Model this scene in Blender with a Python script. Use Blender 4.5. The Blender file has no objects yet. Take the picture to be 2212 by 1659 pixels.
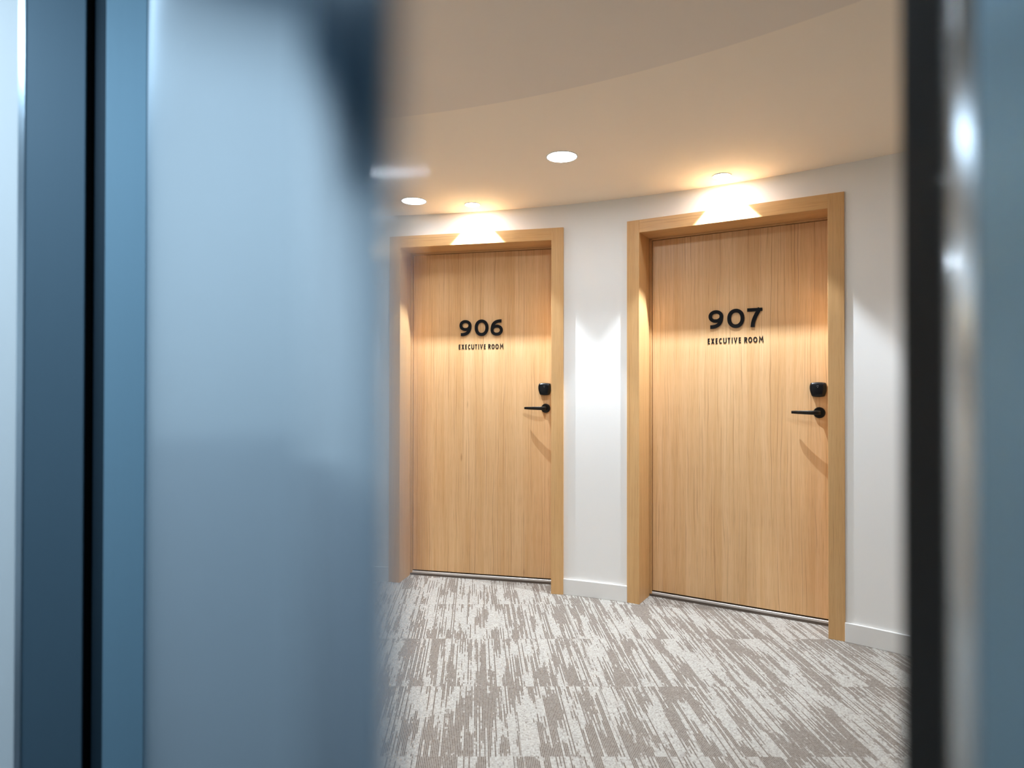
import bpy, bmesh, math, random
from mathutils import Vector, Matrix
random.seed(7)
S = bpy.context.scene
COL = S.collection
PI = math.pi

# ------------------------------------------------------------------ camera
F_PX = 1385.4
CAM_H = 1.1865
cam = bpy.data.cameras.new('camera')
cam.sensor_width = 36.0
cam.lens = F_PX / 2212.0 * 36.0
cam.clip_start = 0.01
cam.dof.use_dof = True
cam.dof.focus_distance = 3.4
cam.dof.aperture_fstop = 2.5
cam_o = bpy.data.objects.new('camera', cam); COL.objects.link(cam_o)
cam_o.matrix_world = (Matrix.Translation((0, 0, CAM_H)) @ Matrix.Rotation(PI / 2 + 0.0073, 4, 'X')
                      @ Matrix.Rotation(0.0014, 4, 'Z'))
S.camera = cam_o

# ------------------------------------------------------------------ world, exposure
w = bpy.data.worlds.new('world'); S.world = w; w.use_nodes = True
w.node_tree.nodes['Background'].inputs[0].default_value = (0.5, 0.6, 0.75, 1)
w.node_tree.nodes['Background'].inputs[1].default_value = 0.02
S.view_settings.view_transform = 'Standard'
S.view_settings.look = 'None'
S.view_settings.gamma = 1.0
S.view_settings.exposure = 1.72
S.cycles.max_bounces = 14
S.cycles.diffuse_bounces = 7
S.cycles.use_denoising = True

# lamp settings (the lamps themselves sit in their fixtures, built below)
WASH_W, WASH_COL = 46.0, (0.77, 0.88, 1.0)
DOWN_W, DOWN_COL = 14.0, (0.77, 0.88, 1.0)
LIFT_W, LIFT_COL = 6.4, (0.62, 0.82, 1.0)

# ------------------------------------------------------------------ helpers
def tag(o, label=None, cat=None, group=None, kind=None):
    if label: o['label'] = label
    if cat: o['category'] = cat
    if group: o['group'] = group
    if kind: o['kind'] = kind
    return o

def empty(name, loc=(0, 0, 0), rz=0.0):
    o = bpy.data.objects.new(name, None); COL.objects.link(o)
    o.location = loc; o.rotation_euler = (0, 0, rz)
    o.empty_display_size = 0.1
    return o

def obj(name, bm, mat, parent=None, bevel=0.0, segs=2, smooth=False):
    bmesh.ops.recalc_face_normals(bm, faces=bm.faces)
    me = bpy.data.meshes.new(name); bm.to_mesh(me); bm.free()
    me.materials.append(mat)
    o = bpy.data.objects.new(name, me); COL.objects.link(o)
    if parent: o.parent = parent
    if smooth:
        for p in me.polygons: p.use_smooth = True
    if bevel > 0:
        m = o.modifiers.new('bevel', 'BEVEL'); m.width = bevel; m.segments = segs
        m.limit_method = 'ANGLE'; m.angle_limit = math.radians(40)
        m.harden_normals = False
    return o

def add_prism(bm, poly, z0, z1):
    a = [bm.verts.new((x, y, z0)) for x, y in poly]
    b = [bm.verts.new((x, y, z1)) for x, y in poly]
    n = len(poly)
    bm.faces.new(a[::-1]); bm.faces.new(b)
    for i in range(n):
        j = (i + 1) % n
        bm.faces.new((a[i], a[j], b[j], b[i]))

def add_box(bm, x0, x1, y0, y1, z0, z1):
    add_prism(bm, [(x0, y0), (x1, y0), (x1, y1), (x0, y1)], z0, z1)

def box(name, b, mat, parent=None, bevel=0.0, **k):
    bm = bmesh.new(); add_box(bm, *b)
    return obj(name, bm, mat, parent, bevel, **k)

# ------------------------------------------------------------------ node helpers
class N:
    def __init__(s, name):
        s.m = bpy.data.materials.new(name); s.m.use_nodes = True
        s.t = s.m.node_tree; s.n = s.t.nodes; s.l = s.t.links
        s.bsdf = s.n['Principled BSDF']
    def _set(s, sock, v):
        if hasattr(v, 'is_output') or isinstance(v, bpy.types.NodeSocket): s.l.new(v, sock)
        else: sock.default_value = v
    def node(s, typ, **kw):
        x = s.n.new(typ)
        for k, v in kw.items(): setattr(x, k, v)
        return x
    def math(s, op, a, b=0.0, c=None):
        x = s.node('ShaderNodeMath', operation=op)
        s._set(x.inputs[0], a); s._set(x.inputs[1], b)
        if c is not None: s._set(x.inputs[2], c)
        return x.outputs[0]
    def coords(s, kind='Object'):
        x = s.node('ShaderNodeTexCoord'); sp = s.node('ShaderNodeSeparateXYZ')
        s.l.new(x.outputs[kind], sp.inputs[0]); return x.outputs[kind], sp.outputs
    def comb(s, x, y, z):
        c = s.node('ShaderNodeCombineXYZ')
        for i, v in enumerate((x, y, z)): s._set(c.inputs[i], v)
        return c.outputs[0]
    def noise(s, vec, scale, detail=2.0, rough=0.5, dist=0.0):
        x = s.node('ShaderNodeTexNoise'); s.l.new(vec, x.inputs['Vector'])
        x.inputs['Scale'].default_value = scale; x.inputs['Detail'].default_value = detail
        x.inputs['Roughness'].default_value = rough; x.inputs['Distortion'].default_value = dist
        return x.outputs[0]
    def white(s, vec):
        x = s.node('ShaderNodeTexWhiteNoise', noise_dimensions='3D'); s.l.new(vec, x.inputs['Vector'])
        return x.outputs['Value']
    def step(s, v, lo, hi, a=0.0, b=1.0):
        x = s.node('ShaderNodeMapRange'); x.interpolation_type = 'SMOOTHSTEP'
        for i, q in enumerate((v, lo, hi, a, b)): s._set(x.inputs[i], q)
        return x.outputs[0]
    def mix(s, f, a, b, mode='MIX'):
        x = s.node('ShaderNodeMix', data_type='RGBA', blend_type=mode)
        s._set(x.inputs[0], f); s._set(x.inputs[6], a); s._set(x.inputs[7], b)
        return x.outputs[2]
    def bump(s, h, strength, dist):
        x = s.node('ShaderNodeBump'); x.inputs['Strength'].default_value = strength
        x.inputs['Distance'].default_value = dist
        s.l.new(h, x.inputs['Height']); s.l.new(x.outputs[0], s.bsdf.inputs['Normal'])
    def out(s, col=None, rough=None, metal=None, spec=None):
        b = s.bsdf.inputs
        if col is not None: s._set(b['Base Color'], col)
        if rough is not None: s._set(b['Roughness'], rough)
        if metal is not None: s._set(b['Metallic'], metal)
        if spec is not None: s._set(b['Specular IOR Level'], spec)
        return s.m

def rgb(r, g, b):   # sRGB 0..255 to linear
    f = lambda c: (c / 255 / 12.92) if c / 255 <= 0.04045 else ((c / 255 + 0.055) / 1.055) ** 2.4
    return (f(r), f(g), f(b), 1.0)

def plain(name, col, rough=0.5, metal=0.0, spec=0.5, var=0.0, scale=4.0, bump=0.0, bscale=300.0):
    n = N(name); vec, _ = n.coords()
    if var > 0:
        f = n.noise(vec, scale, 3.0)
        dark = tuple(c * (1 - var) for c in col[:3]) + (1,)
        col = n.mix(f, dark, col)
    if bump > 0:
        n.bump(n.noise(vec, bscale, 2.0), bump, 0.001)
    return n.out(col, rough, metal, spec)

def wood(name, light, mid, dark, grain='Z', off=(0, 0, 0), planks=True, figure=1.0):
    """fine straight-grained oak: pore lines, growth lines, cathedral figures, veneer leaves"""
    n = N(name); vec, c = n.coords()
    if grain == 'Z': a, g = c[0], c[2]
    else: a, g = c[2], c[0]
    a = n.math('ADD', n.math('ADD', a, n.math('MULTIPLY', c[1], 0.73)), off[0]); g = n.math('ADD', g, off[1])
    # veneer leaves about 6.5 cm wide
    leaf = n.math('FLOOR', n.math('DIVIDE', a, 0.0655))
    lr = n.white(n.comb(leaf, 3.0 + off[2], 1.0))
    lr2 = n.white(n.comb(leaf, 9.0 + off[2], 4.0))
    gg = n.math('ADD', g, n.math('MULTIPLY', lr, 7.0 if planks else 0.0))
    # wandering of the grain
    wv = n.noise(n.comb(n.math('MULTIPLY', a, 9.0), n.math('MULTIPLY', gg, 1.3), off[2]), 1.0, 2.0)
    wv2 = n.noise(n.comb(n.math('MULTIPLY', a, 26.0), n.math('MULTIPLY', gg, 3.2), off[2] + 5), 1.0, 1.0)
    aw = n.math('ADD', a, n.math('MULTIPLY', n.math('SUBTRACT', wv, 0.5), 0.035 * figure))
    aw = n.math('ADD', aw, n.math('MULTIPLY', n.math('SUBTRACT', wv2, 0.5), 0.012 * figure))
    # pores
    p1 = n.noise(n.comb(n.math('MULTIPLY', a, 420.0), n.math('MULTIPLY', g, 9.0), 1.0), 1.0, 2.0)
    p2 = n.noise(n.comb(n.math('MULTIPLY', aw, 150.0), n.math('MULTIPLY', g, 2.2), 2.0), 1.0, 2.0)
    # growth lines
    ph = n.math('FRACT', n.math('MULTIPLY', aw, 62.0))
    ln = n.step(n.math('ABSOLUTE', n.math('SUBTRACT', ph, 0.5)), 0.36, 0.5, 0.0, 1.0)
    lw = n.step(n.noise(n.comb(n.math('MULTIPLY', aw, 34.0), n.math('MULTIPLY', gg, 1.1), 7.0), 1.0, 2.0), 0.47, 0.68)
    ln = n.math('MULTIPLY', ln, lw)
    # broad tone
    bt = n.noise(n.comb(n.math('MULTIPLY', aw, 16.0), n.math('MULTIPLY', gg, 0.6), 4.0), 1.0, 2.0)
    # small knots
    kn = n.node('ShaderNodeTexVoronoi', feature='F1')
    n.l.new(n.comb(n.math('MULTIPLY', a, 13.0), n.math('MULTIPLY', g, 2.7), off[2] + 2), kn.inputs['Vector'])
    kn.inputs['Scale'].default_value = 1.0; kn.inputs['Randomness'].default_value = 1.0
    kk = n.math('MULTIPLY', n.step(kn.outputs['Distance'], 0.02, 0.10, 1.0, 0.0), n.step(n.white(kn.outputs['Position']), 0.7, 0.72))
    f = n.math('ADD', n.math('MULTIPLY', n.step(bt, 0.3, 0.7), 0.42), n.math('MULTIPLY', n.step(p2, 0.35, 0.7), 0.30))
    f = n.math('ADD', f, n.math('MULTIPLY', n.math('SUBTRACT', lr2, 0.5), 0.30 if planks else 0.0))
    col = n.mix(n.math('MINIMUM', n.math('MAXIMUM', f, 0.0), 1.0), light, mid)
    col = n.mix(n.math('MULTIPLY', n.step(p1, 0.5, 0.72), 0.20), col, dark)
    col = n.mix(n.math('MULTIPLY', ln, 0.62), col, dark)
    col = n.mix(n.math('MULTIPLY', kk, 0.42 if planks else 0.15), col, dark)
    n.bump(p1, 0.12, 0.0004)
    return n.out(col, 0.42, 0.0, 0.35)

def carpet():
    n = N('carpet_tiles'); vec, c = n.coords()
    T, P = 0.4875, 0.0057
    ang = math.radians(-2.6)
    x0, y0 = c[0], n.math('SUBTRACT', c[1], 2.565 - 20 * T)
    # the lines run 2-3 degrees off the seams of the photo's near rows
    x = n.math('ADD', x0, n.math('MULTIPLY', c[1], math.tan(math.radians(3.2))))
    tx = n.math('FLOOR', n.math('DIVIDE', x, T)); ty = n.math('FLOOR', n.math('DIVIDE', y0, T))
    r1 = n.white(n.comb(tx, ty, 1.0)); r2 = n.white(n.comb(tx, ty, 2.0)); r3 = n.white(n.comb(tx, ty, 5.0))
    i = n.math('FLOOR', n.math('DIVIDE', x, P)); fr = n.math('FRACT', n.math('DIVIDE', x, P))
    row = n.math('FLOOR', n.math('DIVIDE', c[1], 0.0052))
    oy = n.math('MULTIPLY', r2, 9.0)
    yy = n.math('ADD', c[1], oy)
    # bands of unequal width, each shifted along its length
    band = n.math('FLOOR', n.math('DIVIDE', n.math('ADD', x, n.math('MULTIPLY', n.noise(n.comb(n.math('MULTIPLY', i, 0.045), r1, 0.0), 1.0, 1.0), 0.10)), 0.042))
    br = n.white(n.comb(band, tx, 3.0))
    sj = n.math('MULTIPLY', n.white(n.comb(i, tx, 8.0)), 0.05)
    ym = n.math('ADD', n.math('ADD', yy, n.math('MULTIPLY', br, 4.0)), sj)
    big = n.noise(n.comb(n.math('MULTIPLY', br, 40.0), n.math('MULTIPLY', ym, 3.0), r1), 1.0, 1.0, 0.5)
    med = n.noise(n.comb(n.math('MULTIPLY', i, 0.14), n.math('MULTIPLY', yy, 4.2), r3), 1.0, 2.0, 0.6)
    fine = n.noise(n.comb(n.math('MULTIPLY', i, 0.71), n.math('MULTIPLY', row, 0.16), 3.0), 1.0, 2.0, 0.7)
    str_ = n.noise(n.comb(n.math('MULTIPLY', i, 0.83), n.math('MULTIPLY', yy, 2.2), r3), 1.0, 1.0, 0.5)
    v = n.math('ADD', n.math('MULTIPLY', n.math('SUBTRACT', big, 0.5), 1.35), n.math('MULTIPLY', n.math('SUBTRACT', med, 0.5), 0.8))
    v = n.math('ADD', v, n.math('MULTIPLY', n.math('SUBTRACT', fine, 0.5), 0.50))
    v = n.math('ADD', v, n.math('MULTIPLY', n.math('SUBTRACT', str_, 0.5), 1.45))
    mask = n.step(v, -0.03, 0.035)
    loop = n.white(n.comb(i, row, 1.0))
    # a brown yarn row sits in the middle of each rib
    rib = n.step(n.math('ABSOLUTE', n.math('SUBTRACT', fr, 0.5)), 0.20, 0.34, 1.0, 0.0)
    wob = n.step(loop, 0.0, 1.0, 0.72, 1.0)
    brown = n.math('MULTIPLY', n.math('MULTIPLY', mask, rib), wob)
    speck = n.math('MULTIPLY', n.step(loop, 0.80, 0.84), n.math('MULTIPLY', rib, 0.42))
    f = n.math('MAXIMUM', n.math('MULTIPLY', brown, 1.0), speck)
    base = n.mix(n.white(n.comb(i, row, 4.0)), rgb(158, 152, 143), rgb(180, 175, 166))
    base = n.mix(n.math('MULTIPLY', mask, 0.30), base, rgb(142, 125, 109))
    col = n.mix(f, base, rgb(74, 57, 46))
    lp = n.math('MULTIPLY', n.math('SINE', n.math('MULTIPLY', fr, PI)), n.math('ABSOLUTE', n.math('SINE', n.math('MULTIPLY', c[1], PI / 0.0052))))
    n.bump(lp, 0.35, 0.0012)
    return n.out(col, 0.95, 0.0, 0.1)

def steel(name, col, rough, metal=1.0, var=0.06, aniso=0.0):
    n = N(name)
    if aniso > 0:        # vertical brushing: highlights spread sideways
        n.bsdf.inputs['Anisotropic'].default_value = aniso
        g = n.node('ShaderNodeNewGeometry'); x = n.node('ShaderNodeVectorMath', operation='CROSS_PRODUCT')
        n.l.new(g.outputs['Normal'], x.inputs[0]); x.inputs[1].default_value = (0, 0, 1)
        n.l.new(x.outputs[0], n.bsdf.inputs['Tangent'])
    vec, c = n.coords()
    s = n.noise(n.comb(n.math('MULTIPLY', c[0], 260.0), n.math('MULTIPLY', c[1], 260.0), n.math('MULTIPLY', c[2], 3.0)), 1.0, 2.0)
    b = n.noise(vec, 3.0, 2.0)
    dark = tuple(q * (1 - var) for q in col[:3]) + (1,)
    cc = n.mix(n.math('ADD', n.math('MULTIPLY', s, 0.5), n.math('MULTIPLY', b, 0.5)), dark, col)
    return n.out(cc, rough, metal, 0.5)

def emitter(name, col, strength):
    n = N(name)
    n.bsdf.inputs['Base Color'].default_value = (0.9, 0.9, 0.9, 1)
    n.bsdf.inputs['Emission Color'].default_value = tuple(col) + (1,)
    n.bsdf.inputs['Emission Strength'].default_value = strength
    return n.m

M = {}
M['wall'] = plain('wall_paint', rgb(240, 237, 232), 0.75, spec=0.25, var=0.015, bump=0.05, bscale=500)
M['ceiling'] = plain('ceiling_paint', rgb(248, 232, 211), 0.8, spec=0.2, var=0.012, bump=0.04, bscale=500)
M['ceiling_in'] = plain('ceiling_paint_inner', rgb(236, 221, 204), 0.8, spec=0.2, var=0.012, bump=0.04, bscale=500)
M['base'] = plain('baseboard_paint', rgb(232, 229, 224), 0.35, spec=0.5)
M['carpet'] = carpet()
LIGHT, MID, DARK = rgb(227, 186, 138), rgb(206, 155, 99), rgb(134, 80, 38)
M['leaf_1'] = wood('door_veneer_left', LIGHT, MID, DARK, 'Z', (0.31, 0.0, 3.0))
M['leaf_2'] = wood('door_veneer_right', LIGHT, MID, DARK, 'Z', (1.31, 4.0, 3.0))
CL, CM, CD = rgb(218, 174, 120), rgb(202, 153, 96), rgb(146, 94, 46)
M['frame_v'] = wood('frame_wood_upright', CL, CM, CD, 'Z', (2.3, 1.0, 8.0), planks=False, figure=0.4)
M['frame_h'] = wood('frame_wood_level', CL, CM, CD, 'X', (2.3, 1.0, 8.0), planks=False, figure=0.4)
M['black'] = plain('black_plastic', (0.004, 0.004, 0.005, 1), 0.25, spec=0.3)
M['black_metal'] = plain('dark_bronze_metal', (0.030, 0.026, 0.022, 1), 0.30, metal=0.85, spec=0.5)
M['lettering'] = plain('black_lettering', (0.006, 0.006, 0.007, 1), 0.6, spec=0.15)
M['gap'] = plain('gap_shade', (0.004, 0.004, 0.004, 1), 0.9, spec=0.1)  # black painted in for the shade inside gaps
M['rubber'] = plain('black_rubber_seal', (0.012, 0.013, 0.014, 1), 0.30, spec=0.5)
M['alu'] = plain('threshold_aluminium', rgb(206, 198, 190), 0.4, metal=0.25)
M['sill_shade'] = plain('brown_sill_shade', rgb(92, 80, 70), 0.7)  # brown that imitates the shadow strip at the foot of the threshold
M['grey_mark'] = plain('reader_mark', rgb(120, 120, 122), 0.5)
M['trim_white'] = plain('light_trim', rgb(236, 234, 230), 0.4)
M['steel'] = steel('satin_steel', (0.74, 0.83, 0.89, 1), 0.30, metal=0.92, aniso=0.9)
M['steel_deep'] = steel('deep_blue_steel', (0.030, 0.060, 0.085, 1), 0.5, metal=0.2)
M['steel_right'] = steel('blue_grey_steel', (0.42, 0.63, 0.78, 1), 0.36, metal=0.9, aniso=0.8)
M['steel_nose'] = steel('polished_steel', (0.66, 0.72, 0.77, 1), 0.20, var=0.02, aniso=0.9)
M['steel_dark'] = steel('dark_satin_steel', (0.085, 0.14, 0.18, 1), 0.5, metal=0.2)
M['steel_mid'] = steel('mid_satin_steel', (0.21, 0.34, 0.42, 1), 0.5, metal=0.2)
M['lift_wall'] = plain('pale_laminate', rgb(226, 226, 224), 0.45, var=0.03)
M['lift_dado'] = plain('grey_laminate', rgb(190, 192, 194), 0.4, var=0.03)
M['lift_ceiling'] = plain('dark_ceiling_panel', rgb(44, 74, 92), 0.5)
M['lift_floor'] = plain('dark_vinyl', rgb(70, 72, 76), 0.5, var=0.2, scale=40)
M['lamp'] = emitter('lamp_lens', (0.80, 0.90, 1.0), 44.0)
M['lamp_dim'] = emitter('dim_lamp_lens', (0.80, 0.90, 1.0), 8.0)
M['lamp_small'] = emitter('small_lamp_lens', (0.80, 0.90, 1.0), 36.0)
M['lift_lamp'] = emitter('lift_lamp_panel', LIFT_COL, 1.0)

# ------------------------------------------------------------------ layout of the curved corridor
O = Vector((-1.2500, -0.6600))                       # centre of the curved wall
DOORS = {906: (-0.22964, 3.82223, 0.224817), 907: (1.10375, 3.29723, 0.535911)}
RW = 4.645                                           # face of the curved wall
ZC = 2.255                                           # ceiling
def ang_of(d): return math.atan2(DOORS[d][1] - O.y, DOORS[d][0] - O.x)
A6, A7 = ang_of(906), ang_of(907)
HALF = 0.505 / RW

def arc(a0, a1, r0, r1, z0, z1, bm, step=math.radians(1.2)):
    k = max(1, int(math.ceil(abs(a1 - a0) / step)))
    rings = []
    for i in range(k + 1):
        a = a0 + (a1 - a0) * i / k
        ca, sa = math.cos(a), math.sin(a)
        rings.append([bm.verts.new((O.x + r * ca, O.y + r * sa, z)) for r, z in ((r0, z0), (r1, z0), (r1, z1), (r0, z1))])
    for i in range(k):
        p, q = rings[i], rings[i + 1]
        for j in range(4):
            jj = (j + 1) % 4
            bm.faces.new((p[j], p[jj], q[jj], q[j]))
    bm.faces.new(rings[0][::-1]); bm.faces.new(rings[-1])

AL, AR = math.radians(150), math.radians(-12)
bm = bmesh.new()
for a0, a1 in ((AL, A6 + HALF), (A6 - HALF, A7 + HALF), (A7 - HALF, AR)):
    arc(a0, a1, RW, RW + 0.13, -0.02, ZC + 0.05, bm)
for a in (A6, A7):
    arc(a + HALF, a - HALF, RW, RW + 0.13, 2.09, ZC + 0.05, bm)
bmesh.ops.remove_doubles(bm, verts=bm.verts, dist=1e-5)
o = obj('wall_back', bm, M['wall'])
m = o.modifiers.new('edges', 'EDGE_SPLIT'); m.split_angle = math.radians(30)
for p in o.data.polygons: p.use_smooth = True
tag(o, 'curved off-white corridor wall holding the two wooden room doors', 'wall', kind='structure')

CE = 0.5405 / RW
for nm, a0, a1, lab in (('baseboard_left', AL, A6 + CE, 'white baseboard left of the door of room 906'),
                        ('baseboard_middle', A6 - CE, A7 + CE, 'white baseboard between the two wooden doors'),
                        ('baseboard_right', A7 - CE, AR, 'white baseboard right of the door of room 907')):
    bm = bmesh.new(); arc(a0, a1, RW - 0.012, RW + 0.001, 0.0, 0.090, bm)
    o = obj(nm, bm, M['base'], bevel=0.002)
    tag(o, lab, 'baseboard', kind='structure')

# floor
bm = bmesh.new(); add_box(bm, -6.5, 4.5, -3.6, 5.2, -0.03, 0.0)
o = obj('floor', bm, M['carpet'])
tag(o, 'brown and cream striped carpet tiles of the corridor floor', 'floor', kind='structure')
# ceiling: outer ring and slightly lower inner field
bm = bmesh.new(); arc(AL, AR, 3.25, RW + 0.13, ZC, ZC + 0.05, bm)
o = obj('ceiling', bm, M['ceiling'])
tag(o, 'warm beige outer ring of ceiling beside the curved wall', 'ceiling', kind='structure')
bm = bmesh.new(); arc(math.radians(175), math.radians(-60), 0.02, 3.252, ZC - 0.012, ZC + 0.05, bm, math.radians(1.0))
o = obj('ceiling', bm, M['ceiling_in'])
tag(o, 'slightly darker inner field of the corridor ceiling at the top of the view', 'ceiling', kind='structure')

# ------------------------------------------------------------------ strokes for numbers and letters
def stroke(bm, pts, wd, y0, y1, closed=False):
    n = len(pts); L, R = [], []
    for i in range(n):
        p = Vector(pts[i])
        a = Vector(pts[(i - 1) % n]) if (closed or i > 0) else None
        b = Vector(pts[(i + 1) % n]) if (closed or i < n - 1) else None
        d0 = (p - a).normalized() if a is not None else None
        d1 = (b - p).normalized() if b is not None else None
        if d0 is None: d0 = d1
        if d1 is None: d1 = d0
        t = (d0 + d1)
        t = t.normalized() if t.length > 1e-6 else d1
        nn = Vector((-t.y, t.x)); k = 1.0 / max(0.45, nn.dot(Vector((-d1.y, d1.x))))
        L.append(p + nn * wd / 2 * k); R.append(p - nn * wd / 2 * k)
    rows = []
    for l, r in zip(L, R):
        rows.append([bm.verts.new((l.x, y0, l.y)), bm.verts.new((r.x, y0, r.y)),
                     bm.verts.new((r.x, y1, r.y)), bm.verts.new((l.x, y1, l.y))])
    for i in range(n if closed else n - 1):
        p, q = rows[i], rows[(i + 1) % n]
        for j in range(4):
            bm.faces.new((p[j], p[(j + 1) % 4], q[(j + 1) % 4], q[j]))
    if not closed:
        bm.faces.new(rows[0]); bm.faces.new(rows[-1][::-1])

def ell(cx, cz, rx, rz, a0=0.0, a1=360.0, n=40, sup=2.0):
    out = []
    closed = abs(a1 - a0) >= 359.9
    for i in range(n if closed else n + 1):
        t = math.radians(a0 + (a1 - a0) * i / n)
        c, s = math.cos(t), math.sin(t)
        out.append((cx + rx * math.copysign(abs(c) ** (2 / sup), c), cz + rz * math.copysign(abs(s) ** (2 / sup), s)))
    return out

def bez(p0, p1, p2, p3, n=14):
    o = []
    for i in range(n + 1):
        t = i / n; u = 1 - t
        o.append(tuple(u**3 * p0[k] + 3*u*u*t * p1[k] + 3*u*t*t * p2[k] + t**3 * p3[k] for k in (0, 1)))
    return o

def digit(ch, x, z, bm, y0, y1):
    """digit with its lower left corner at x, z, 0.1 m tall"""
    W = 0.0192
    if ch == '0':
        stroke(bm, [(x + a, z + b) for a, b in ell(0.0437, 0.0505, 0.0345, 0.0418, sup=2.15, n=56)], W, y0, y1, True)
    elif ch in '96':
        bowl = ell(0.0385, 0.0665, 0.0295, 0.0250, n=48, sup=2.1)
        tail = bez((0.0682, 0.0700), (0.0690, 0.0280), (0.0520, 0.0085), (0.0090, 0.0100), 22)
        if ch == '6':
            bowl = [(0.077 - a, 0.1005 - b) for a, b in bowl]; tail = [(0.077 - a, 0.1005 - b) for a, b in tail]
        stroke(bm, [(x + a, z + b) for a, b in bowl], W * 0.95, y0, y1, True)
        stroke(bm, [(x + a, z + b) for a, b in tail], W, y0 + 0.0002, y1)
    elif ch == '7':
        stroke(bm, [(x, z + 0.0915), (x + 0.0755, z + 0.0915)], 0.0170, y0, y1)
        stroke(bm, [(x + a, z + b) for a, b in bez((0.0640, 0.0990), (0.0450, 0.0640), (0.0285, 0.0400), (0.0270, 0.0), 18)], 0.0200, y0 + 0.0002, y1)

def letter(ch, x, w_, bm, z, h, y0, y1):
    t = 0.0052
    P = []
    if ch == 'E': P = [[(0, 0), (0, h)], [(0, h - t/2), (w_, h - t/2)], [(0, h * .5), (w_ * .9, h * .5)], [(0, t/2), (w_, t/2)]]
    elif ch == 'X': P = [[(0, 0), (w_, h)], [(0, h), (w_, 0)]]
    elif ch == 'C': P = [ell(w_ * .58, h/2, w_ * .54, h/2 - t/2, 48, 312, 24)]
    elif ch == 'U': P = [[(0, h), (0, h * .38)] + ell(w_/2, h * .36, w_/2, h * .36 - t/2, 180, 360, 16) + [(w_, h * .38), (w_, h)]]
    elif ch == 'T': P = [[(w_/2, 0), (w_/2, h)], [(-.0004, h - t/2), (w_ + .0004, h - t/2)]]
    elif ch == 'I': P = [[(w_/2, 0), (w_/2, h)]]
    elif ch == 'V': P = [[(0, h), (w_/2, t * .4), (w_, h)]]
    elif ch == 'R': P = [[(0, 0), (0, h)], [(0, h - t/2), (w_ * .52, h - t/2)] + ell(w_ * .52, h * .72, w_ * .42, h * .28 - t/2, 88, -88, 12) + [(0, h * .44 + t/2)], [(w_ * .5, h * .46), (w_ * 1.02, 0)]]
    elif ch == 'O': P = [ell(w_/2, h/2, w_/2, h/2 - t/2, n=28)]
    elif ch == 'M': P = [[(0, 0), (w_ * .08, h), (w_/2, h * .38), (w_ * .92, h), (w_, 0)]]
    for k, p in enumerate(P):
        stroke(bm, [(x + a, z + b) for a, b in p], t, y0 + k * 0.0001, y1, ch == 'O')

TEXT = [('E', 360, 425), ('X', 452, 530), ('E', 567, 627), ('C', 655, 730), ('U', 762, 850), ('T', 868, 950),
        ('I', 985, 1000), ('V', 1035, 1120), ('E', 1160, 1222), ('R', 1297, 1372), ('O', 1398, 1492), ('O', 1520, 1620), ('M', 1660, 1768)]

# ------------------------------------------------------------------ the two room doors
HW, CAS, HH = 0.4684, 0.0712, 2.050                  # half opening, casing width, opening height
D_LEAF = 0.180

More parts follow.
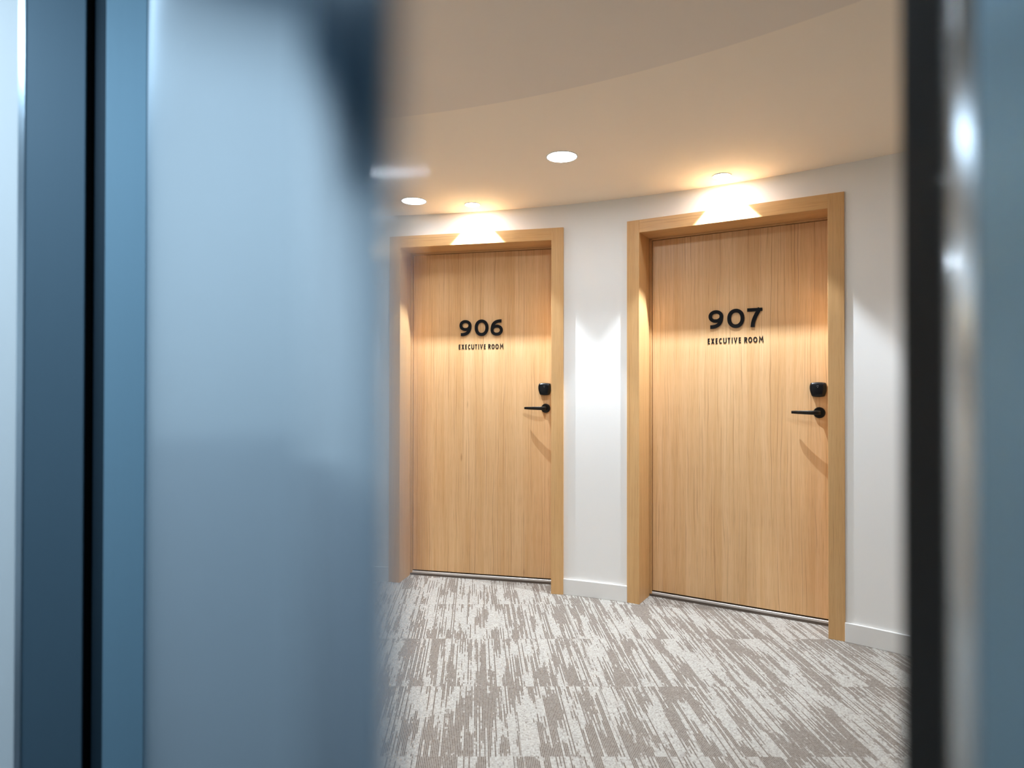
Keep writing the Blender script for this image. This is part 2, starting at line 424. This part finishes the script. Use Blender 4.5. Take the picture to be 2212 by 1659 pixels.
def room_door(name, num, mat, dx, label):
    X, Y, th = DOORS[num]
    t = empty(name, (X, Y, 0), -th)
    tag(t, label, 'door', kind='structure')
    # frame: uprights run the full height, the head sits between them
    for sx in (-1, 1):
        a, b = sorted((sx * HW, sx * (HW + CAS)))
        box('frame_upright', (a, b, 0, 0.172, 0, HH + 0.0704), M['frame_v'], t, 0.0012)
        a, b = sorted((sx * (HW - 0.013), sx * HW + sx * 0.010))
        box('door_stop', (a, b, 0.175, 0.215, 0, HH), M['frame_v'], t, 0.0015)
    box('frame_head', (-HW, HW, 0.0004, 0.172, HH, HH + 0.0704), M['frame_h'], t, 0.0012)
    box('head_stop', (-HW, HW, 0.175, 0.215, HH - 0.010, HH + 0.012), M['frame_h'], t, 0.0015)
    box('leaf', (-HW + 0.016, HW - 0.003, D_LEAF, D_LEAF + 0.045, 0.0335, HH - 0.013), mat, t, 0.0012)
    box('gap_shade_block', (-HW, HW, 0.195, 0.26, 0.0, 0.05), M['gap'], t)  # black box painted in as the darkness under the leaf
    bm = bmesh.new()
    add_prism_y(bm, [(0.1775, 0.0), (0.1775, 0.0235), (0.180, 0.0255), (0.215, 0.0255), (0.215, 0.0)], -HW, HW)
    obj('threshold', bm, M['alu'], t, 0.0006)
    box('threshold_shade', (-HW, HW, 0.1745, 0.1773, 0.0, 0.0135), M['sill_shade'], t)  # brown strip painted in as the threshold's shadow along the carpet
    # writing
    yf, yb = D_LEAF - 0.006, D_LEAF + 0.0002
    for ch, x in zip(str(num), (-0.1390, -0.0392, 0.0635)):
        bm = bmesh.new(); digit(ch, x + dx, 1.5155, bm, yf, yb)
        obj('room_digit', bm, M['lettering'], t)
    bm = bmesh.new()
    for ch, a, b in TEXT:
        k = 0.2880 / 1408
        x0 = (a - 360) * k - 0.1440 + 0.0023; wd = (b - a) * k - 0.0046
        if ch == 'I': x0 -= 0.0023; wd = 0.003
        letter(ch, x0 + dx, max(wd, 0.001), bm, 1.4335, 0.0300, D_LEAF - 0.002, yb)
    obj('room_name', bm, M['lettering'], t)
    # lever handle
    hx, hz = 0.4105 + dx, 1.0675
    bm = bmesh.new()
    cyl_y(bm, hx, hz, 0.0280, D_LEAF, D_LEAF - 0.0075, 40); cyl_y(bm, hx, hz, 0.0262, D_LEAF - 0.0075, D_LEAF - 0.0095, 40)
    ro = obj('handle_rosette', bm, M['black_metal'], t, 0.001)
    bm = bmesh.new()
    secs = []
    path = [(0.0085, 0.0), (0.004, -0.0505), (-0.012, -0.0530), (-0.045, -0.0500), (-0.085, -0.0420), (-0.1265, -0.0300)]
    widths = [0.0100, 0.0205, 0.0215, 0.0200, 0.0170, 0.0142]
    # neck
    cyl_y(bm, hx, hz, 0.0095, D_LEAF - 0.006, D_LEAF - 0.046, 24)
    # lever arm: a flattened bar that curves back towards the leaf
    arm = [(0.010, -0.0475), (-0.006, -0.0510), (-0.030, -0.0515), (-0.060, -0.0475), (-0.095, -0.0400), (-0.1275, -0.0300)]
    hts = [0.0190, 0.0215, 0.0210, 0.0195, 0.0172, 0.0142]
    rings = []
    for (ax, ay), hgt in zip(arm, hts):
        r = []
        for k in range(12):
            a = 2 * PI * k / 12
            cy = math.copysign(abs(math.cos(a)) ** 0.55, math.cos(a)) * 0.0052
            cz = math.copysign(abs(math.sin(a)) ** 0.55, math.sin(a)) * hgt / 2
            r.append(bm.verts.new((hx + ax, D_LEAF + ay + cy, hz + cz + 0.001)))
        rings.append(r)
    for i in range(len(rings) - 1):
        for k in range(12):
            kk = (k + 1) % 12
            bm.faces.new((rings[i][k], rings[i][kk], rings[i + 1][kk], rings[i + 1][k]))
    bm.faces.new(rings[0][::-1]); bm.faces.new(rings[-1])
    lv = obj('handle_lever', bm, M['black_metal'], t, 0.0015, smooth=False)
    for p in lv.data.polygons: p.use_smooth = len(p.vertices) == 4
    # card reader
    cx = 0.4065 + dx
    out = []
    out += bez((-0.0335, 1.2180), (-0.0120, 1.2225), (0.0120, 1.2225), (0.0335, 1.2180), 10)      # top
    out += bez((0.0335, 1.2180), (0.0440, 1.2020), (0.0400, 1.1750), (0.0290, 1.1510), 12)[1:]     # right side
    out += bez((0.0290, 1.1510), (0.0230, 1.1445), (-0.0230, 1.1445), (-0.0290, 1.1510), 10)[1:]
    out += bez((-0.0290, 1.1510), (-0.0400, 1.1750), (-0.0440, 1.2020), (-0.0335, 1.2180), 12)[1:-1]
    bm = bmesh.new()
    mz = 1.186
    lay = []
    for sc, dy in ((1.0, 0.0), (1.0, -0.018), (0.975, -0.0245), (0.90, -0.0295), (0.60, -0.0325)):
        lay.append([bm.verts.new((cx + a * sc, D_LEAF + dy, mz + (b - mz) * sc)) for a, b in out])
    for i in range(len(lay) - 1):
        for k in range(len(out)):
            kk = (k + 1) % len(out)
            bm.faces.new((lay[i][k], lay[i][kk], lay[i + 1][kk], lay[i + 1][k]))
    bm.faces.new(lay[0]); bm.faces.new(lay[-1][::-1])
    cr = obj('card_reader', bm, M['black'], t, smooth=True)
    bm = bmesh.new()
    stroke(bm, ell(cx - 0.001, 1.1995, 0.0048, 0.0038, 20, 160, 10), 0.0012, D_LEAF - 0.0338, D_LEAF - 0.0315)
    cyl_y(bm, cx - 0.001, 1.1955, 0.0016, D_LEAF - 0.0338, D_LEAF - 0.0315, 12)
    mk = obj('reader_mark', bm, M['grey_mark'], cr); mk['label'] = 'small grey symbol on the black card reader'
    return t

def add_prism_y(bm, prof, x0, x1):
    a = [bm.verts.new((x0, y, z)) for y, z in prof]; b = [bm.verts.new((x1, y, z)) for y, z in prof]
    n = len(prof); bm.faces.new(a); bm.faces.new(b[::-1])
    for i in range(n):
        j = (i + 1) % n; bm.faces.new((a[i], b[i], b[j], a[j]))

def cyl_y(bm, x, z, r, y0, y1, n=32):
    a = [bm.verts.new((x + r * math.cos(2 * PI * k / n), y0, z + r * math.sin(2 * PI * k / n))) for k in range(n)]
    b = [bm.verts.new((x + r * math.cos(2 * PI * k / n), y1, z + r * math.sin(2 * PI * k / n))) for k in range(n)]
    bm.faces.new(a); bm.faces.new(b[::-1])
    for i in range(n):
        j = (i + 1) % n; bm.faces.new((a[i], b[i], b[j], a[j]))

room_door('door_1', 906, M['leaf_1'], -0.0045, 'light oak room door reading 906 EXECUTIVE ROOM in an oak frame')
room_door('door_2', 907, M['leaf_2'], 0.0050, 'light oak room door reading 907 EXECUTIVE ROOM in an oak frame')

# ------------------------------------------------------------------ ceiling lamps of the corridor
def disc(bm, r, z0, z1, n=48, r_in=0.0):
    if r_in > 0:
        rows = []
        for k in range(n):
            a = 2 * PI * k / n; c, s = math.cos(a), math.sin(a)
            rows.append([bm.verts.new((q * c, q * s, z)) for q, z in ((r_in, z0), (r, z0), (r, z1), (r_in, z1))])
        for k in range(n):
            p, q = rows[k], rows[(k + 1) % n]
            for j in range(4): bm.faces.new((p[j], p[(j + 1) % 4], q[(j + 1) % 4], q[j]))
    else:
        add_prism(bm, [(r * math.cos(2 * PI * k / n), r * math.sin(2 * PI * k / n)) for k in range(n)], z0, z1)

def fixture(name, x, y, z, r, label, cat, group, watts, col, spot_deg, blend, size, off=(0, 0), lens='lamp'):
    t = empty(name, (x, y, z))
    tag(t, label, cat, group)
    bm = bmesh.new(); disc(bm, r + 0.006, -0.003, 0.0005, r_in=r - 0.001)
    obj('trim_ring', bm, M['trim_white'], t, 0.0008)
    bm = bmesh.new(); disc(bm, r - 0.0012, -0.0015, 0.0005)
    obj('lens', bm, M[lens], t)
    L = bpy.data.lights.new(name + '_lamp', 'SPOT')
    L.energy = watts; L.color = col; L.spot_size = math.radians(spot_deg); L.spot_blend = blend
    L.shadow_soft_size = size
    lo = bpy.data.objects.new('lamp', L); COL.objects.link(lo); lo.parent = t
    lo.location = (off[0], off[1], -0.006)
    return t

def polar(deg, r): return O.x + r * math.cos(math.radians(deg)), O.y + r * math.sin(math.radians(deg))
DN = 'round downlights in the middle of the corridor ceiling'
WN = 'small spotlights close above the room doors'
for deg, r, zz, lab in ((67.7, 3.895, ZC, 'large round glowing downlight in the ceiling between the two doors'),
                    (80.9, 4.36, ZC, 'glowing downlight above the left door, flattened by distance, beside the blurred blue panel'),
                    (45.0, 3.895, ZC, 'added unseen round downlight behind the right steel door leaf, for more corridor light'),  # unseen lamp added to brighten the corridor from the right
                    (94.5, 3.895, ZC, 'added unseen round downlight behind the wide left steel door leaf, for more corridor light'),  # another unseen lamp, added to brighten the left part
                    (61.4, 2.52, ZC - 0.012, 'downlight in the inner ceiling field just above the top edge of the view')):
    x, y = polar(deg, r)
    fixture('recessed_downlight', x, y, zz, 0.068, lab, 'ceiling light', DN, DOWN_W * (0.15 if r > 4 else 1.0), DOWN_COL, 110, 0.5, 0.05, lens='lamp_dim' if r > 4 or deg < 50 else 'lamp')
for num, s, lab in ((906, 0.022, 'small spotlight in the ceiling close above the door of room 906'),
                    (907, 0.0, 'small spotlight in the ceiling close above the door of room 907')):
    X, Y, th = DOORS[num]
    u = Vector((math.cos(th), -math.sin(th))); nn = Vector((math.sin(th), math.cos(th)))
    c = Vector((X, Y)) + u * s - nn * 0.105
    fixture('recessed_spotlight', c.x, c.y, ZC, 0.042, lab, 'ceiling light', WN, WASH_W, WASH_COL, 88, 0.26, 0.005,
            off=tuple(nn * 0.043), lens='lamp_small')

# ------------------------------------------------------------------ metal sliding doors in front of the camera and the small room behind them
P0 = Vector((-0.685, 1.200))                         # inner corner left of the sliding door
U = Vector((0.523, -0.8523)).normalized()            # along the doors, towards the camera and right
Wd = Vector((-U.y, U.x)) * -1                        # into the small room
if Wd.x > 0: Wd = -Wd
def W2(v, w_): p = P0 + U * v + Wd * w_; return (p.x, p.y)
ZT = 2.20

def slab(v0, v1, w0, w1): return [W2(v0, w0), W2(v1, w0), W2(v1, w1), W2(v0, w1)]

# left sliding door leaf: flat satin sheet with a polished round nose
t = empty('door_3', (P0.x, P0.y, 0), 0)
tag(t, 'wide blue-lit satin steel sliding door leaf filling the left of the view', 'door', kind='structure')
C1 = Vector((-0.0269, 0.1019)); Rn = 0.006
vC = (C1 - P0).dot(U); wC = (C1 - P0).dot(Wd)
def rel(pts): return [(x - P0.x, y - P0.y) for x, y in pts]
bm = bmesh.new(); add_prism(bm, rel([W2(-0.02, -0.013), W2(vC - 0.0005, wC - Rn), W2(vC - 0.0005, wC + Rn), W2(-0.02, -0.0004)]), 0.006, ZT)
obj('leaf', bm, M['steel'], t)
bm = bmesh.new()
pts = []
for k in range(181):
    a = -PI / 2 + PI * k / 180
    pts.append(W2(vC + 0.020 * math.cos(a), wC + Rn * math.sin(a)))
add_prism(bm, rel(pts), 0.006, ZT)
o = obj('nose', bm, M['steel_nose'], t); o['label'] = 'polished rounded leading edge'
for p in o.data.polygons: p.use_smooth = len(p.vertices) == 4 and abs(p.normal.z) < 0.5

# right sliding door leaf, one track further out
t = empty('door_4', (0.3, 0.0, 0), 0)
tag(t, 'blurred steel sliding door leaf with black seal at the right edge of the view', 'door', kind='structure')
def rel4(pts): return [(x - 0.3, y) for x, y in pts]
C2 = Vector((0.1760, 0.2320)); R2 = 0.016
v2 = (C2 - P0).dot(U); w2 = (C2 - P0).dot(Wd)
bm = bmesh.new(); add_prism(bm, rel4(slab(v2 + 0.0005, v2 + 0.62, w2 - R2, w2 + R2)), 0.006, ZT)
obj('leaf', bm, M['steel_right'], t)
bm = bmesh.new(); pts = []
for k in range(121):
    a = PI / 2 + PI * k / 120
    pts.append(W2(v2 + R2 * math.cos(a), w2 + R2 * math.sin(a)))
add_prism(bm, rel4(pts), 0.006, ZT)
o = obj('nose', bm, M['steel_nose'], t); o['label'] = 'polished rounded leading edge'
for p in o.data.polygons: p.use_smooth = len(p.vertices) == 4 and abs(p.normal.z) < 0.5
bm = bmesh.new(); add_prism(bm, rel4(slab(v2 - 0.031, v2 - 0.010, w2 - 0.007, w2 + 0.007)), 0.006, ZT)
obj('seal', bm, M['rubber'], t, 0.002)

# jamb at the left end: steel band, dark recess, dark steel band, bright bead, pale panel
def tstrip(name, w0, w1, vback, vfront, mat, label, cat='trim', z1=ZT, bev=0.001):
    bm = bmesh.new(); add_prism(bm, slab(vback, vfront, w0, w1), 0.004, z1)
    return tag(obj(name, bm, mat, bevel=bev), label, cat, kind='structure')
tstrip('trim_1', 0.001, 0.066, -0.06, 0.0, M['steel_mid'], 'narrow steel jamb strip left of the wide sliding door leaf')
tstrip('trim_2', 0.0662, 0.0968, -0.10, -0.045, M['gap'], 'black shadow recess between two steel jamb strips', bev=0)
tstrip('trim_7', 0.0662, 0.0835, -0.0448, -0.030, M['steel_deep'], 'deep blue metal strip beside the black shadow recess of the jamb')
tstrip('trim_3', 0.097, 0.183, -0.06, 0.004, M['steel_dark'], 'dark steel jamb band near the left edge of the view')
tstrip('trim_4', 0.1835, 0.1925, -0.06, 0.009, M['steel'], 'thin bright metal bead between dark jamb band and pale panel')
RL, RV = 1.55, 2.35                                  # room depth and length
bm = bmesh.new(); add_prism(bm, slab(-0.06, 0.002, 0.193, RL), 0.0, ZT)
tag(obj('wall_left', bm, M['lift_wall']), 'pale blue-lit wall panel at the far left edge', 'wall', kind='structure')

def wall2(name, poly, label):
    bm = bmesh.new(); add_prism(bm, poly, 0.0, ZT)
    return tag(obj(name, bm, M['lift_wall']), label, 'wall', kind='structure')
wall2('wall_rear', slab(-0.06, RV + 0.06, RL, RL + 0.06), 'pale rear wall of the small room behind the camera')
wall2('wall_right', slab(RV, RV + 0.06, -0.20, RL), 'pale side wall of the small room right of the camera')
bm = bmesh.new()
for za, zb in ((0.0, 1.09),):
    add_prism(bm, slab(0.003, RV - 0.001, RL - 0.012, RL - 0.001), za, zb)
    add_prism(bm, slab(0.003, 0.014, 0.30, RL - 0.013), za, zb)
    add_prism(bm, slab(RV - 0.013, RV - 0.001, 0.0, RL - 0.013), za, zb)
tag(obj('trim_5', bm, M['lift_dado']), 'grey lower wall panelling of the small room behind the camera', 'wall panel', kind='structure')
bm = bmesh.new()
for za, zb in ((1.98, ZT - 0.001),):
    add_prism(bm, slab(0.003, RV - 0.001, RL - 0.012, RL - 0.001), za, zb)
    add_prism(bm, slab(0.003, 0.014, 0.20, RL - 0.013), za, zb)
    add_prism(bm, slab(RV - 0.013, RV - 0.001, 0.0, RL - 0.013), za, zb)
tag(obj('trim_6', bm, M['lift_ceiling']), 'dark upper wall band of the small room behind the camera', 'wall panel', kind='structure')
bm = bmesh.new(); add_prism(bm, slab(v2 + 0.60, RV + 1.2, w2 - 0.12, w2 - 0.02), 0.0, ZC)
tag(obj('wall_front', bm, M['wall']), 'corridor side wall continuing right of the sliding doors', 'wall', kind='structure')
bm = bmesh.new()
add_prism(bm, slab(-0.062, RV + 0.06, w2 - 0.02, RL + 0.06), ZT, ZT + 0.03)
tag(obj('ceiling', bm, M['lift_ceiling']), 'dark ceiling of the small room above the camera', 'ceiling', kind='structure')
bm = bmesh.new()
add_prism(bm, slab(0.0, RV, 0.0, RL), 0.0, 0.004)
tag(obj('floor', bm, M['lift_floor']), 'dark floor of the small room under the camera', 'floor', kind='structure')
# inner corridor wall left, hidden behind the leaf
q0 = W2(-0.07, -0.10)
q1 = W2(-1.25, -0.10)
bm = bmesh.new()
add_prism(bm, [q0, q1, (q1[0] - 3.2, q1[1]), (q1[0] - 3.2, q1[1] - 0.1), (q1[0] - 0.05, q1[1] - 0.1), W2(-0.07, -0.02)], 0.0, ZC)
tag(obj('wall_inner', bm, M['wall']), 'inner corridor wall behind the wide sliding door leaf', 'wall', kind='structure')

# ceiling lamp of the small room
lx, ly = W2(0.80, 0.62)
t = empty('ceiling_panel_light', (lx, ly, ZT), math.atan2(U.y, U.x))
tag(t, 'square cool white light panel in the dark ceiling above the camera', 'ceiling light')
bm = bmesh.new(); add_box(bm, -0.24, 0.24, -0.24, 0.24, -0.006, -0.0005)
obj('frame', bm, M['steel_mid'], t, 0.001)
bm = bmesh.new(); add_box(bm, -0.22, 0.22, -0.22, 0.22, -0.009, -0.006)
obj('diffuser', bm, M['lift_lamp'], t)
L = bpy.data.lights.new('ceiling_panel_lamp', 'AREA'); L.shape = 'SQUARE'; L.size = 0.42
L.energy = LIFT_W; L.color = LIFT_COL
lo = bpy.data.objects.new('lamp', L); COL.objects.link(lo); lo.parent = t; lo.location = (0, 0, -0.012)
